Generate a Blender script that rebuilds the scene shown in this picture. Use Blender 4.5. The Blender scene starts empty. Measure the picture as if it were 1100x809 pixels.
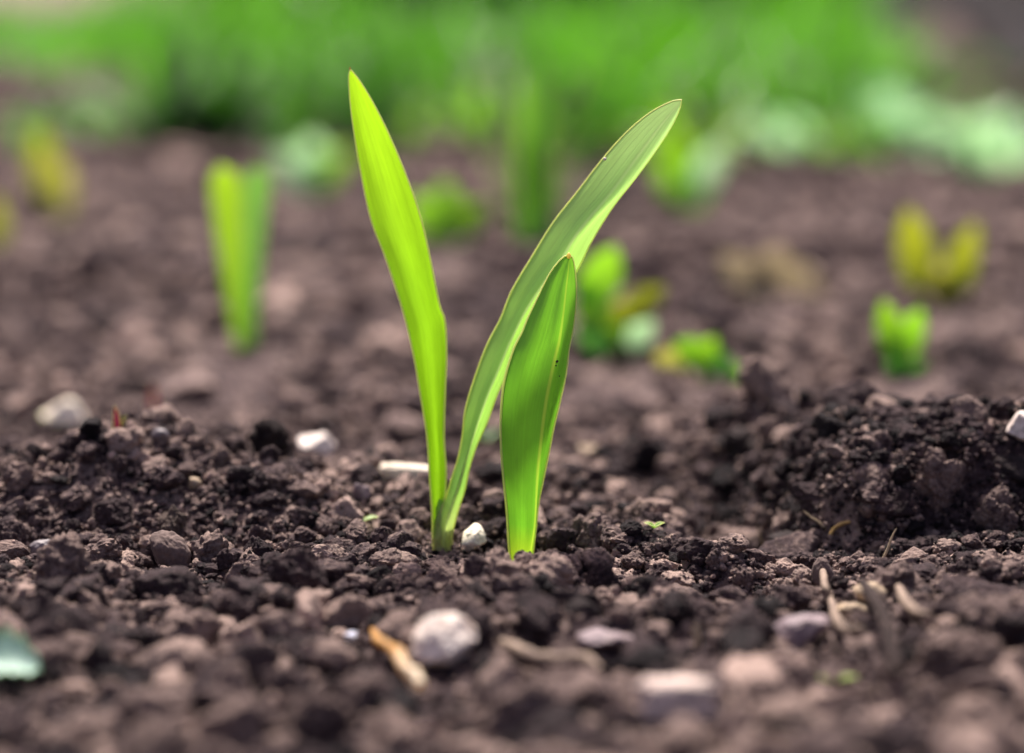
import bpy, math, random
import numpy as np
from mathutils import Vector, Matrix, Euler
R = math.radians
rng = np.random.default_rng(11)
random.seed(5)
sc = bpy.context.scene
C = sc.collection

# ------------------------------------------------------------------ camera, sky, sun, exposure
FPX = 3124.0                      # focal length in photo pixels (1100 wide)
CAM = np.array([0.0, -0.61, 0.135])
PITCH = R(9.0)
cd = bpy.data.cameras.new('camera'); cam = bpy.data.objects.new('camera', cd); C.objects.link(cam)
cam.location = CAM; cam.rotation_euler = (R(90) - PITCH, 0, 0)
cd.sensor_width = 36; cd.lens = 36 * FPX / 1100; cd.clip_start = 0.02; cd.clip_end = 400
cd.dof.use_dof = True; cd.dof.focus_distance = 0.611; cd.dof.aperture_fstop = 6.0; cd.dof.aperture_blades = 0
sc.camera = cam

SUN_AZ, SUN_EL = R(-8), R(57)    # azimuth from +Y, positive = to the east side of the frame
w = bpy.data.worlds.new('World'); sc.world = w; w.use_nodes = True
nt = w.node_tree; bg = nt.nodes['Background']
sky = nt.nodes.new('ShaderNodeTexSky'); sky.sky_type = 'NISHITA'; sky.sun_disc = False
sky.sun_elevation = SUN_EL; sky.sun_rotation = SUN_AZ; sky.air_density = 0.8; sky.dust_density = 5.0; sky.ozone_density = 1.5
haze_tint = nt.nodes.new('ShaderNodeVectorMath'); haze_tint.operation = 'MULTIPLY'; haze_tint.inputs[1].default_value = (1.13, .95, .94)   # thin white cloud takes the blue out of the sky light
nt.links.new(sky.outputs[0], haze_tint.inputs[0]); nt.links.new(haze_tint.outputs[0], bg.inputs[0]); bg.inputs[1].default_value = 0.075
sd = bpy.data.lights.new('sun', 'SUN'); sd.energy = 4.2; sd.angle = R(7.0); sd.color = (1.0, 0.93, 0.84)
so = bpy.data.objects.new('sun', sd); C.objects.link(so)
sv = Vector((math.sin(SUN_AZ) * math.cos(SUN_EL), math.cos(SUN_AZ) * math.cos(SUN_EL), math.sin(SUN_EL)))
so.rotation_euler = sv.to_track_quat('Z', 'Y').to_euler(); so.location = (-1, 2, 3)
sc.view_settings.view_transform = 'Standard'; sc.view_settings.look = 'None'
sc.view_settings.exposure = 1.28; sc.view_settings.gamma = 1; sc.view_settings.use_curve_mapping = False
sc.render.engine = 'CYCLES'
sc.cycles.use_denoising = True
sc.cycles.max_bounces = 8; sc.cycles.diffuse_bounces = 4; sc.cycles.transmission_bounces = 6; sc.cycles.glossy_bounces = 3
sc.cycles.sample_clamp_indirect = 4

# ------------------------------------------------------------------ noise
def _h(ix, iy, iz, s):
    n = (ix * 374761393 + iy * 668265263 + iz * 2147483647 + s * 974634721).astype(np.int64) & 0xFFFFFFFF
    n = ((n ^ (n >> 13)) * 1274126177) & 0xFFFFFFFF
    n = ((n ^ (n >> 16)) * 2246822519) & 0xFFFFFFFF
    return ((n ^ (n >> 15)) & 0xFFFFFF) / float(0xFFFFFF) * 2 - 1
def noise3(p, s=0):
    p = np.asarray(p, float); i = np.floor(p).astype(np.int64); f = p - i; u = f * f * f * (f * (f * 6 - 15) + 10)
    o = 0
    for dx in (0, 1):
        wx = u[..., 0] if dx else 1 - u[..., 0]
        for dy in (0, 1):
            wy = u[..., 1] if dy else 1 - u[..., 1]
            for dz in (0, 1):
                wz = u[..., 2] if dz else 1 - u[..., 2]
                o = o + wx * wy * wz * _h(i[..., 0] + dx, i[..., 1] + dy, i[..., 2] + dz, s)
    return o
def fbm(p, oct=3, s=0, gain=.5):
    a, t, q = 1.0, 0, np.asarray(p, float)
    for k in range(oct):
        t = t + a * noise3(q, s + 17 * k); q = q * 2.03 + 3.7; a *= gain
    return t
def n2(x, y, wl, s=0, oct=3):
    return fbm(np.stack([np.asarray(x) / wl, np.asarray(y) / wl, np.zeros_like(np.asarray(x, float)) + .37], -1), oct, s)
def sstep(a, b, x):
    t = np.clip((x - a) / (b - a), 0, 1); return t * t * (3 - 2 * t)
def bump(x, y, cx, cy, rx, ry, p=2):
    return np.exp(-(np.abs((x - cx) / rx) ** p + np.abs((y - cy) / ry) ** p))

# ------------------------------------------------------------------ ground height
def heap(x, y): return bump(x, y, .445, 1.80, .105, .34, 3)
def H(x, y):
    x = np.asarray(x, float); y = np.asarray(y, float)
    d = y + 0.61
    z = 0.0
    near = 1 - sstep(.2, .45, y)
    calm = 1 - .75 * bump(x, y, -.006, .004, .035, .03)
    z = z + calm * near * (.0034 * n2(x, y, .045, 3) + .0036 * n2(x, y, .015, 9))
    z = z + (1 - near) * (.009 * n2(x, y, .18, 21) + .0045 * n2(x, y, .05, 25))
    # low bank on the west side, with its crest just behind the shoots
    z = z + .0165 * bump(x, y, -.100, .042, .060, .026, 2.6) * (1 + .25 * n2(x, y, .03, 71))
    z = z + .004 * bump(x, y, -.045, .070, .03, .03)
    # steep bank on the east side
    front = sstep(.006, .026, y + .006 * n2(x, y, .02, 31))
    back = 1 - sstep(.042, .11, y)
    z = z + .0215 * sstep(.052, .072, x + .15 * (y - .03)) * front * back
    z = z + .014 * bump(x, y, .062, .105, .021, .026)          # a farther lump
    z = z - .015 * bump(x, y, .055, .038, .017, .032)          # the hollow between
    z = z - .0030 * bump(x, y, -.006, -.006, .024, .022)
    z = z - .006 * bump(x, y, -.02, .11, .05, .03)
    z = z - .004 * bump(x, y, .02, .20, .3, .05)
    z = z + .010 * bump(x, y, -.16, .42, .09, .05) + .012 * bump(x, y, .20, .52, .15, .06)
    # foreground swells
    z = z + .004 * bump(x, y, .085, -.085, .04, .03) - .003 * bump(x, y, -.02, -.14, .05, .03)
    # bed ends; turf land lies slightly higher
    z = z + .02 * sstep(1.05, 1.4, y)
    z = z + .15 * heap(x, y)                                            # dark earth heap at the far end
    return z
def H1(x, y): return float(H(np.array([x]), np.array([y]))[0])

cp, sp = math.cos(PITCH), math.sin(PITCH)
def ray(px, py):
    a, b = (px - 550) / FPX, (404.5 - py) / FPX
    return np.array([a, cp + b * sp, -sp + b * cp])
def at(px, py, Y):
    d = ray(px, py); t = (Y - CAM[1]) / d[1]; return Vector(CAM + d * t)
def hit(px, py):
    d = ray(px, py)
    t = np.concatenate([np.arange(.38, 1.2, .0006), np.arange(1.2, 9, .01)])
    P = CAM[None] + t[:, None] * d[None]
    below = P[:, 2] < H(P[:, 0], P[:, 1])
    k = int(np.argmax(below)) if below.any() else len(t) - 1
    return Vector(P[k])
def mm(px, p):                    # a size in photo pixels at point p -> metres
    return px * (Vector(p) - Vector(CAM)).length / FPX

# ------------------------------------------------------------------ mesh helpers
def mesh_np(name, V, F, mats, attr=None, smooth=False, mi=None):
    V = np.ascontiguousarray(V, dtype=np.float32); F = np.ascontiguousarray(F, dtype=np.int32)
    k = F.shape[1]; me = bpy.data.meshes.new(name)
    me.vertices.add(len(V)); me.vertices.foreach_set('co', V.ravel())
    me.loops.add(F.size); me.loops.foreach_set('vertex_index', F.ravel())
    me.polygons.add(len(F)); me.polygons.foreach_set('loop_start', np.arange(0, F.size, k, dtype=np.int32))
    try: me.polygons.foreach_set('loop_total', np.full(len(F), k, dtype=np.int32))
    except Exception: pass
    me.polygons.foreach_set('use_smooth', np.full(len(F), bool(smooth)))
    for m in (mats if isinstance(mats, (list, tuple)) else [mats]): me.materials.append(m)
    if mi is not None: me.polygons.foreach_set('material_index', np.asarray(mi, dtype=np.int32))
    if attr:
        for an, av in attr.items():
            a = me.attributes.new(an, 'FLOAT', 'POINT'); a.data.foreach_set('value', np.asarray(av, dtype=np.float32))
    me.update(calc_edges=True); me.validate(clean_customdata=False)
    return me
def link(name, me, parent=None, loc=None):
    o = bpy.data.objects.new(name, me); C.objects.link(o)
    if parent: o.parent = parent
    if loc is not None: o.location = loc
    return o
def tag(o, label=None, cat=None, group=None, kind=None):
    if label: o['label'] = label
    if cat: o['category'] = cat
    if group: o['group'] = group
    if kind: o['kind'] = kind
    return o
def empty(name, loc, rz=0):
    o = bpy.data.objects.new(name, None); C.objects.link(o); o.empty_display_size = .01
    o.location = loc; o.rotation_euler = (0, 0, rz); return o

# ------------------------------------------------------------------ materials
def nodes(name):
    m = bpy.data.materials.new(name); m.use_nodes = True; t = m.node_tree
    for n in list(t.nodes): t.nodes.remove(n)
    out = t.nodes.new('ShaderNodeOutputMaterial'); return m, t, out
def N(t, typ, **kw):
    n = t.nodes.new(typ)
    for k, v in kw.items():
        if k in n.inputs: n.inputs[k].default_value = v
        else: setattr(n, k, v)
    return n
def ramp(t, fac, stops):
    r = t.nodes.new('ShaderNodeValToRGB'); e = r.color_ramp.elements
    while len(e) < len(stops): e.new(.5)
    for i, (p, c) in enumerate(stops): e[i].position = p; e[i].color = (*c, 1)
    t.links.new(fac, r.inputs[0]); return r.outputs[0]
def soil_mat(name, dark, mid, light, tint, bscale=900.0, rough=.93):
    m, t, out = nodes(name); L = t.links.new
    tc = N(t, 'ShaderNodeNewGeometry')
    n1 = N(t, 'ShaderNodeTexNoise', Scale=bscale * .6, Detail=6.0, Roughness=.72); L(tc.outputs['Position'], n1.inputs['Vector'])
    n3 = N(t, 'ShaderNodeTexNoise', Scale=22.0, Detail=2.0); L(tc.outputs['Position'], n3.inputs['Vector'])
    if tint == 'attr':
        a = N(t, 'ShaderNodeAttribute', attribute_name='tint'); tv = a.outputs['Fac']
    elif tint == 'object':
        a = N(t, 'ShaderNodeObjectInfo'); a2 = N(t, 'ShaderNodeMath', operation='MULTIPLY_ADD'); L(a.outputs['Random'], a2.inputs[0]); a2.inputs[1].default_value = .5; a2.inputs[2].default_value = .28; tv = a2.outputs[0]
    else:
        a = N(t, 'ShaderNodeTexNoise', Scale=140.0, Detail=3.0); L(tc.outputs['Position'], a.inputs['Vector']); tv = a.outputs['Fac']
    m1 = N(t, 'ShaderNodeMath', operation='MULTIPLY_ADD'); L(n1.outputs['Fac'], m1.inputs[0]); m1.inputs[1].default_value = 1.15; m1.inputs[2].default_value = -.575
    m2 = N(t, 'ShaderNodeMath', operation='ADD'); L(m1.outputs[0], m2.inputs[0]); L(tv, m2.inputs[1])
    m3 = N(t, 'ShaderNodeMath', operation='MULTIPLY_ADD'); L(n3.outputs['Fac'], m3.inputs[0]); m3.inputs[1].default_value = .5; m3.inputs[2].default_value = -.25
    m4 = N(t, 'ShaderNodeMath', operation='ADD'); L(m2.outputs[0], m4.inputs[0]); L(m3.outputs[0], m4.inputs[1])
    col = ramp(t, m4.outputs[0], [(0.05, dark), (.45, mid), (.85, light), (1.0, tuple(min(1, c * 1.35) for c in light))])
    n2_ = N(t, 'ShaderNodeTexNoise', Scale=bscale, Detail=6.0, Roughness=.7); L(tc.outputs['Position'], n2_.inputs['Vector'])
    b = N(t, 'ShaderNodeBump', Strength=1.0, Distance=.0018 * 900 / bscale); L(n2_.outputs['Fac'], b.inputs['Height'])
    p = N(t, 'ShaderNodeBsdfPrincipled', Roughness=rough); p.inputs['Specular IOR Level'].default_value = .25
    L(col, p.inputs['Base Color']); L(b.outputs[0], p.inputs['Normal']); L(p.outputs[0], out.inputs[0])
    return m
D_, M_, L_ = (.007, .004, .0064), (.064, .040, .0445), (.37, .268, .232)
M_SOIL = soil_mat('moist_soil', D_, M_, L_, 'noise')
M_CRUMB = soil_mat('soil_crumb', D_, M_, L_, 'attr')
M_CLOD = soil_mat('soil_clod', D_, M_, L_, 'object')
M_DARK = soil_mat('damp_dark_soil', (.010, .008, .010), (.024, .018, .021), (.06, .045, .045), 'object')
def stone_mat(name, c1, c2, scale=260.0, rough=.6, spec=.35, bstr=.35, dirt=.4):
    m, t, out = nodes(name); L = t.links.new
    tc = N(t, 'ShaderNodeTexCoord')
    n1 = N(t, 'ShaderNodeTexNoise', Scale=scale, Detail=5.0, Roughness=.6); L(tc.outputs['Object'], n1.inputs['Vector'])
    n0 = N(t, 'ShaderNodeTexNoise', Scale=scale * 5, Detail=3.0); L(tc.outputs['Object'], n0.inputs['Vector'])
    mx = N(t, 'ShaderNodeMath', operation='MULTIPLY_ADD'); L(n0.outputs['Fac'], mx.inputs[0]); mx.inputs[1].default_value = .4; L(n1.outputs['Fac'], mx.inputs[2])
    col = ramp(t, mx.outputs[0], [(.5, c1), (.9, c2)])
    b = N(t, 'ShaderNodeBump', Strength=bstr, Distance=.0006); L(mx.outputs[0], b.inputs['Height'])
    p = N(t, 'ShaderNodeBsdfPrincipled', Roughness=rough); p.inputs['Specular IOR Level'].default_value = spec
    nd = N(t, 'ShaderNodeTexNoise', Scale=190.0, Detail=6.0, Roughness=.68); L(tc.outputs['Object'], nd.inputs['Vector'])
    md = N(t, 'ShaderNodeMapRange'); md.inputs['From Min'].default_value = .66 - .3 * dirt; md.inputs['From Max'].default_value = .80 - .3 * dirt; md.inputs['To Max'].default_value = .85; L(nd.outputs['Fac'], md.inputs['Value'])
    mc = N(t, 'ShaderNodeMix', data_type='RGBA'); L(md.outputs[0], mc.inputs['Factor']); L(col, mc.inputs[6]); mc.inputs[7].default_value = (.085, .058, .050, 1)
    L(mc.outputs[2], p.inputs['Base Color']); L(b.outputs[0], p.inputs['Normal']); L(p.outputs[0], out.inputs[0]); return m
def leaf_mat(name, base, tip, root=None, edge_u=None, trans=.5, rough=.42, spec=.5, streak=.35, sheen=0.0, tcol=None, rib=None):
    """blade colour runs root -> base -> tip along v, fine parallel veins across u"""
    m, t, out = nodes(name); L = t.links.new
    uu = N(t, 'ShaderNodeAttribute', attribute_name='lu'); vv = N(t, 'ShaderNodeAttribute', attribute_name='lv')
    st = [(0.0, root), (.16, base), (.55, base), (1.0, tip)] if root else [(0.0, base), (1.0, tip)]
    col = ramp(t, vv.outputs['Fac'], st)
    cmb = N(t, 'ShaderNodeCombineXYZ'); L(uu.outputs['Fac'], cmb.inputs[0]); L(vv.outputs['Fac'], cmb.inputs[1])
    mp = N(t, 'ShaderNodeMapping'); mp.inputs['Scale'].default_value = (34, 1.6, 1); L(cmb.outputs[0], mp.inputs[0])
    nz = N(t, 'ShaderNodeTexNoise', Scale=1.0, Detail=5.0, Roughness=.72); L(mp.outputs[0], nz.inputs['Vector'])
    mp2 = N(t, 'ShaderNodeMapping'); mp2.inputs['Scale'].default_value = (3, 5, 1); L(cmb.outputs[0], mp2.inputs[0])
    nb = N(t, 'ShaderNodeTexNoise', Scale=1.0, Detail=4.0, Roughness=.6); L(mp2.outputs[0], nb.inputs['Vector'])
    ad = N(t, 'ShaderNodeMath', operation='ADD'); L(nz.outputs['Fac'], ad.inputs[0]); L(nb.outputs['Fac'], ad.inputs[1])
    mr = N(t, 'ShaderNodeMapRange'); mr.inputs['From Min'].default_value = .6; mr.inputs['From Max'].default_value = 1.4
    mr.inputs['To Min'].default_value = 1 - streak; mr.inputs['To Max'].default_value = 1 + streak; L(ad.outputs[0], mr.inputs['Value'])
    vm = N(t, 'ShaderNodeVectorMath', operation='SCALE'); L(col, vm.inputs[0]); L(mr.outputs[0], vm.inputs['Scale'])
    vcol = vm.outputs[0]
    if rib:                                                     # pale midrib: (u, half width, colour)
        s1 = N(t, 'ShaderNodeMath', operation='SUBTRACT'); L(uu.outputs['Fac'], s1.inputs[0]); s1.inputs[1].default_value = rib[0]
        s2 = N(t, 'ShaderNodeMath', operation='ABSOLUTE'); L(s1.outputs[0], s2.inputs[0])
        s3 = N(t, 'ShaderNodeMapRange'); s3.inputs['From Min'].default_value = rib[1]; s3.inputs['From Max'].default_value = rib[1] * .3; s3.inputs['To Max'].default_value = .6; L(s2.outputs[0], s3.inputs['Value'])
        s4 = N(t, 'ShaderNodeMix', data_type='RGBA'); L(s3.outputs[0], s4.inputs['Factor']); L(vcol, s4.inputs[6]); s4.inputs[7].default_value = (*rib[2], 1); vcol = s4.outputs[2]
    b = N(t, 'ShaderNodeBump', Strength=.4, Distance=.0004); L(nz.outputs['Fac'], b.inputs['Height'])
    p = N(t, 'ShaderNodeBsdfPrincipled', Roughness=rough); p.inputs['Specular IOR Level'].default_value = spec
    p.inputs['Coat Weight'].default_value = sheen; p.inputs['Coat Roughness'].default_value = .35
    L(vcol, p.inputs['Base Color']); L(b.outputs[0], p.inputs['Normal'])
    tr = N(t, 'ShaderNodeBsdfTranslucent')
    vm2 = N(t, 'ShaderNodeVectorMath', operation='MULTIPLY'); L(vcol, vm2.inputs[0]); vm2.inputs[1].default_value = tcol or (1.5, 1.5, .6)
    L(vm2.outputs[0], tr.inputs[0]); L(b.outputs[0], tr.inputs['Normal'])
    mix = N(t, 'ShaderNodeMixShader'); mix.inputs[0].default_value = trans
    L(p.outputs[0], mix.inputs[1]); L(tr.outputs[0], mix.inputs[2]); L(mix.outputs[0], out.inputs[0])
    return m

# ------------------------------------------------------------------ clod and stone shapes
def ico(sub):
    import bmesh
    bm = bmesh.new(); bmesh.ops.create_icosphere(bm, subdivisions=sub, radius=1)
    V = np.array([v.co[:] for v in bm.verts]); F = np.array([[v.index for v in f.verts] for f in bm.faces]); bm.free()
    return V / np.linalg.norm(V, axis=1)[:, None], F
ICO = {k: ico(k) for k in (2, 3, 4, 5, 6)}
def rdir(n, r): 
    v = r.normal(size=(n, 3)); return v / np.linalg.norm(v, axis=1)[:, None]
def facets(dirs, r, n=11, lo=.62, hi=1.0, soft=None):
    pl = rdir(n, r); o = r.uniform(lo, hi, n)
    c = dirs @ pl.T; q = np.where(c > .12, o[None] / np.maximum(c, .12), 9)
    if soft: return np.minimum(-np.log(np.sum(np.exp(-q * soft), 1)) / soft, 1.25)
    return np.minimum(q.min(1), 1.25)
def lumps(dirs, r, n=10, off=.5, lo=.35, hi=.6):
    """radius of a union of balls round the centre: a crumbly aggregate"""
    c = rdir(n, r) * r.uniform(.6, 1.0, n)[:, None] * off; s = r.uniform(lo, hi, n)
    b = dirs @ c.T; cc = (c ** 2).sum(1)[None]; disc = b * b - cc + s[None] ** 2
    t = np.where(disc > 0, b + np.sqrt(np.maximum(disc, 0)), 0)
    return np.maximum(t.max(1), .55)
def clod_shape(sub, seed, kind):
    r = np.random.default_rng(seed); D, F = ICO[sub]
    if kind == 'facet': q = facets(D, r, 12, soft=14)
    elif kind == 'lump': q = .75 * lumps(D, r) + .25 * facets(D, r)
    else: q = .9 * lumps(D, r, 26, .62, .22, .42)
    q = q * (1 + .10 * fbm(D * 1.8 + seed, 2, seed))
    P = D * q[:, None]
    if sub >= 4:
        a = .07 if kind != 'facet' else .04
        rid = np.abs(fbm(P * 4.5, 3, seed + 2, .55))
        q2 = 1 + a * fbm(P * 7.0, 3, seed + 5, .6) - a * 1.3 * rid
        if sub >= 5:
            w_ = r.uniform(-1.1, 1.1, (260, 3)); dd = ((P[:, None, :] - w_[None]) ** 2).sum(2); dd.sort(1)
            f1, f2 = np.sqrt(dd[:, 0]), np.sqrt(dd[:, 1])
            q2 = q2 + (.11 if kind != 'facet' else .03) * np.clip((f2 - f1) / .22, 0, 1) - .07
        P = P * q2[:, None]
    elif sub == 3:
        P = P * (1 + .10 * fbm(P * 4.0, 2, seed + 5)[:, None])
    P = P * r.uniform(.78, 1.15, 3)[None]
    return P, F
KINDS = ['lump', 'facet', 'agg']
LIB = {2: [clod_shape(2, 100 + i, KINDS[i % 2]) for i in range(18)],
       3: [clod_shape(3, 200 + i, KINDS[i % 3]) for i in range(18)],
       4: [clod_shape(4, 300 + i, KINDS[i % 3]) for i in range(15)]}
def rotmats(n, r):
    q = r.normal(size=(n, 4)); q /= np.linalg.norm(q, axis=1)[:, None]; a, b, c, d = q.T
    return np.stack([np.stack([1 - 2 * (c * c + d * d), 2 * (b * c - a * d), 2 * (b * d + a * c)], -1),
                     np.stack([2 * (b * c + a * d), 1 - 2 * (b * b + d * d), 2 * (c * d - a * b)], -1),
                     np.stack([2 * (b * d - a * c), 2 * (c * d + a * b), 1 - 2 * (b * b + c * c)], -1)], -2)

# ------------------------------------------------------------------ the ground sheet
def graded(a, b, step, far, growth):
    v = [a]; s = step
    while v[-1] < far:
        if v[-1] > b: s *= growth
        v.append(v[-1] + s)
    return np.array(v)
ys = graded(-.34, .30, .0013, 90, 1.022)
xr = graded(0, .17, .0013, 60, 1.045); xs = np.concatenate([-xr[:0:-1], xr])
X, Y = np.meshgrid(xs, ys); Z = H(X, Y)
V = np.stack([X, Y, Z], -1).reshape(-1, 3)
nx, ny = len(xs), len(ys); idx = np.arange(nx * ny).reshape(ny, nx)
F = np.stack([idx[:-1, :-1], idx[:-1, 1:], idx[1:, 1:], idx[1:, :-1]], -1).reshape(-1, 4)
g = link('ground', mesh_np('ground', V, F, M_SOIL, smooth=True)); tag(g, kind='structure', label='bare dark soil of the garden bed')

# ------------------------------------------------------------------ soil clods that stand out (each one a thing)
CL = [mesh_np('soil_clod', *clod_shape(5, 500 + i, KINDS[(i * 2 + 1) % 3]), M_CLOD, smooth=True) for i in range(14)]
def euler_r(r=random): return (r.uniform(0, 6.28), r.uniform(0, 6.28), r.uniform(0, 6.28))
def zone(x, y):
    if x > .062 and y > -.005: return 'crumbly dark clod on the steep soil bank east of the shoots'
    if x < -.045 and y > .02: return 'crumbly brown clod on the low soil bank beside the twin-leaf shoot'
    if y > .02: return 'soft brown clod lying on the level soil behind the shoots'
    if y > -.05:
        if x < -.03: return 'sharp brown clod on the level soil west of the twin-leaf shoot'
        if x < .03: return 'sharp brown clod close to the foot of the shoots'
        return 'sharp brown clod on the level soil east of the single rolled shoot'
    if x < -.025: return 'blurred near clod on the soil west of the white faceted stone'
    if x < .045: return 'blurred near clod on the soil around the curved pale root'
    return 'blurred near clod on the soil around the square wood chip'
GRP = 'clods lying on the soil bed'
EXC = []                          # (x, y, radius) of spots kept clear of loose crumbs
def clod_at(px, py, wpx, hpx, label, mat=None, kind='agg', seed=1, lift=0.0, name='soil_clod', cat='clod', depth=None, rot=None, group=None, Y=None):
    p = hit(px, py + hpx * .25) if Y is None else at(px, py + hpx * .1, Y); s = mm(wpx, p) / 2; EXC.append((p.x, p.y + .3 * s, s * .8))
    me = mesh_np(name, *clod_shape(6, seed, kind), mat or M_CLOD, smooth=True)
    o = link(name, me); o.scale = (s, (depth or .9) * s, mm(hpx, p) / 2)
    o.location = (p.x, p.y + .3 * s, p.z + mm(hpx, p) * (.12 + lift)); o.rotation_euler = rot or (0, 0, random.uniform(0, 6))
    tag(o, label, cat, group); return o
clod_at(290, 466, 62, 66, 'dark crumbly clod standing highest on the bank beside the quartz chip', soil_mat('dark_crumbly_soil', (.007, .004, .006), (.026, .017, .018), (.12, .085, .08), 'noise'), 'agg', 615, lift=-.1, Y=.050)
clod_at(186, 562, 62, 54, 'pale crusty clod directly above the tilted oval pebble', soil_mat('crusty_soil', (.05, .036, .03), (.13, .095, .082), (.26, .20, .17), 'object'), 'agg', 612)
clod_at(238, 490, 44, 38, 'brown lump of soil on the bank below the dark pointed clod', None, 'lump', 613)
clod_at(120, 545, 52, 58, 'flat-topped dark clod standing over a deep shadow on the west bank', None, 'facet', 614)
clod_at(325, 575, 60, 44, 'rough brown clod near the fibrous soil left of the tiny mint seedling', None, 'agg', 615)
clod_at(20, 508, 66, 62, 'wide pale crust of dry soil on the bank at the picture edge', None, 'agg', 616)
clod_at(894, 470, 50, 52, 'blue-black shiny clod on the crest of the steep bank', M_DARK, 'facet', 617, lift=.0, Y=.036)
clod_at(955, 455, 76, 50, 'broad clod with pale crust on top of the steep bank', None, 'agg', 618, lift=.0, Y=.040)
clod_at(1012, 530, 74, 110, 'tall porous dark clod at the front of the steep bank', None, 'agg', 619, depth=.7, lift=.22, rot=(0, 0, .4))
clod_at(1068, 560, 72, 90, 'bulky dark clod standing beside the tall porous clod', None, 'agg', 620, depth=.7, lift=.15)
clod_at(1085, 498, 56, 40, 'smooth dark lump under the white edge stone on the bank', M_DARK, 'facet', 621)
clod_at(873, 532, 56, 48, 'angular clod with a pale crust in the dark hollow of the steep bank', None, 'facet', 622, lift=.05)
clod_at(850, 580, 58, 32, 'flat dark clod at the foot of the steep bank', M_DARK, 'facet', 623)
clod_at(645, 622, 40, 50, 'oval gritty clod on the sharp soil right of the rolled shoot', None, 'lump', 624)
clod_at(555, 655, 84, 52, 'wide crumbly clod lying between the faceted stone and the rolled shoot', None, 'agg', 625)
clod_at(265, 705, 100, 70, 'large pale brown clod with a hollow near the camera', None, 'agg', 626)
clod_at(340, 770, 90, 84, 'large mauve clod out of focus beside the orange dry stalk', None, 'lump', 627)
clod_at(1035, 700, 130, 76, 'large mauve brown clod out of focus beside the dark root', None, 'lump', 628)
clod_at(990, 615, 70, 34, 'long flat brown clod behind the beige bean-shaped stone', None, 'facet', 629)
clod_at(800, 470, 80, 60, 'dark blurred clod in the hollow behind the steep bank', M_DARK, 'agg', 630, lift=.0)
clod_at(1050, 640, 110, 40, 'long mauve clod lying across the soil below the steep bank', None, 'facet', 631)
clod_at(850, 770, 150, 90, 'very large pale brown clod out of focus in front of the green scrap', None, 'agg', 632)

# ------------------------------------------------------------------ stones, chips and other small finds
M_WHITE = stone_mat('white_quartz', (.52, .42, .37), (.84, .76, .71))
M_WHITE2 = stone_mat('chalky_white_stone', (.74, .63, .49), (.93, .85, .72), rough=.8)
M_MAUVE = stone_mat('mauve_stone', (.13, .095, .11), (.24, .18, .20), rough=.7)
M_BEIGE = stone_mat('beige_stone', (.24, .17, .11), (.46, .36, .25), rough=.75)
M_GREY = stone_mat('smooth_grey_pebble', (.10, .085, .10), (.19, .165, .18), rough=.55, bstr=.15)
M_BROWN = stone_mat('brown_pebble', (.08, .054, .050), (.17, .12, .108), rough=.9)
def stone(px, py, wpx, hpx, label, mat, seed, n=11, soft=16, rot=(0, 0, 0), depth=.9, name='stone', cat='stone', lift=.5, round_=0.0):
    p = hit(px, py + hpx * .3); EXC.append((p.x, p.y, mm(wpx, p) * .45)); EXC.extend(((p.x, p.y - mm(wpx, p) * .4, mm(wpx, p) * .4), (p.x, p.y - mm(wpx, p) * .9, mm(wpx, p) * .4))); r = np.random.default_rng(seed); Dv, Fv = ICO[5]
    q = facets(Dv, r, n, .68, 1.0, soft); q = q * (1 - round_) + round_
    q = q * (1 + .06 * fbm(Dv * 3, 4, seed, .6)); P = Dv * q[:, None]
    P = P / np.abs(P).max(0)[None]
    s = mm(wpx, p) / 2; h = mm(hpx, p) / 2
    P = P * np.array([s, s * depth, h])[None]
    me = mesh_np(name, P, Fv, mat, smooth=True); o = link(name, me)
    o.location = (p.x, p.y + .25 * s, p.z + h * (.25 + lift)); o.rotation_euler = rot
    return tag(o, label, cat)
stone(478, 697, 76, 62, 'white faceted stone with a dull beige side in front of the shoots', stone_mat('mottled_white_stone', (.34, .26, .22), (.84, .75, .69), scale=70, dirt=.45), 41, 10, 30)  # broad noise runs from dull beige to white
stone(340, 496, 44, 34, 'pale quartz chip tilted on the bank left of the twin-leaf shoot', M_WHITE, 42, 9, 26, (0, R(28), 0), lift=1.2)
stone(507, 588, 32, 32, 'small white stone lying between the two shoots', M_WHITE2, 43, 9, 14, (R(-35), R(-30), 0), lift=.9)
stone(70, 447, 52, 30, 'cream stone on the crest of the low bank above a green scrap', M_WHITE2, 44, 10, 20, lift=.5)
stone(1097, 462, 36, 38, 'white sharp-edged stone on the steep bank at the picture edge', M_WHITE, 45, 7, 40, lift=.4)
stone(855, 683, 78, 34, 'long mauve stone lying left of the thin curled root', M_MAUVE, 46, 10, 16, (0, R(-14), R(10)))
stone(913, 660, 42, 24, 'beige flat stone nearest to the thin curled root', M_BEIGE, 47, 9, 20)
stone(936, 640, 40, 24, 'beige bean-shaped stone behind the flat beige stone', M_BEIGE, 48, 9, 12, round_=.4)
stone(46, 592, 32, 22, 'smooth grey pebble on the soil near the picture edge', M_GREY, 49, 9, 8, round_=.75)
stone(181, 595, 44, 56, 'tilted oval brown pebble leaning against the pale crusty clod', M_BROWN, 50, 8, 10, (0, R(-28), 0), round_=.35, lift=.3)
stone(208, 521, 17, 15, 'tiny cube-like pale stone on the low bank', M_BEIGE, 51, 6, 40, lift=.5)
stone(386, 530, 24, 22, 'small mauve stone below the white stick stub', M_MAUVE, 52, 9, 16, lift=.4)
stone(884, 618, 24, 40, 'upright gritty brown stone on top of the thin curled root', M_BROWN, 53, 10, 16, lift=.3, round_=.4)
stone(377, 684, 17, 10, 'tiny bluish white glinting chip near the orange dry stalk', stone_mat('bluish_chip', (.55, .58, .75), (.8, .82, .95), rough=.2, spec=.7, dirt=0), 54, 7, 40, lift=.6, name='chip', cat='chip')
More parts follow.
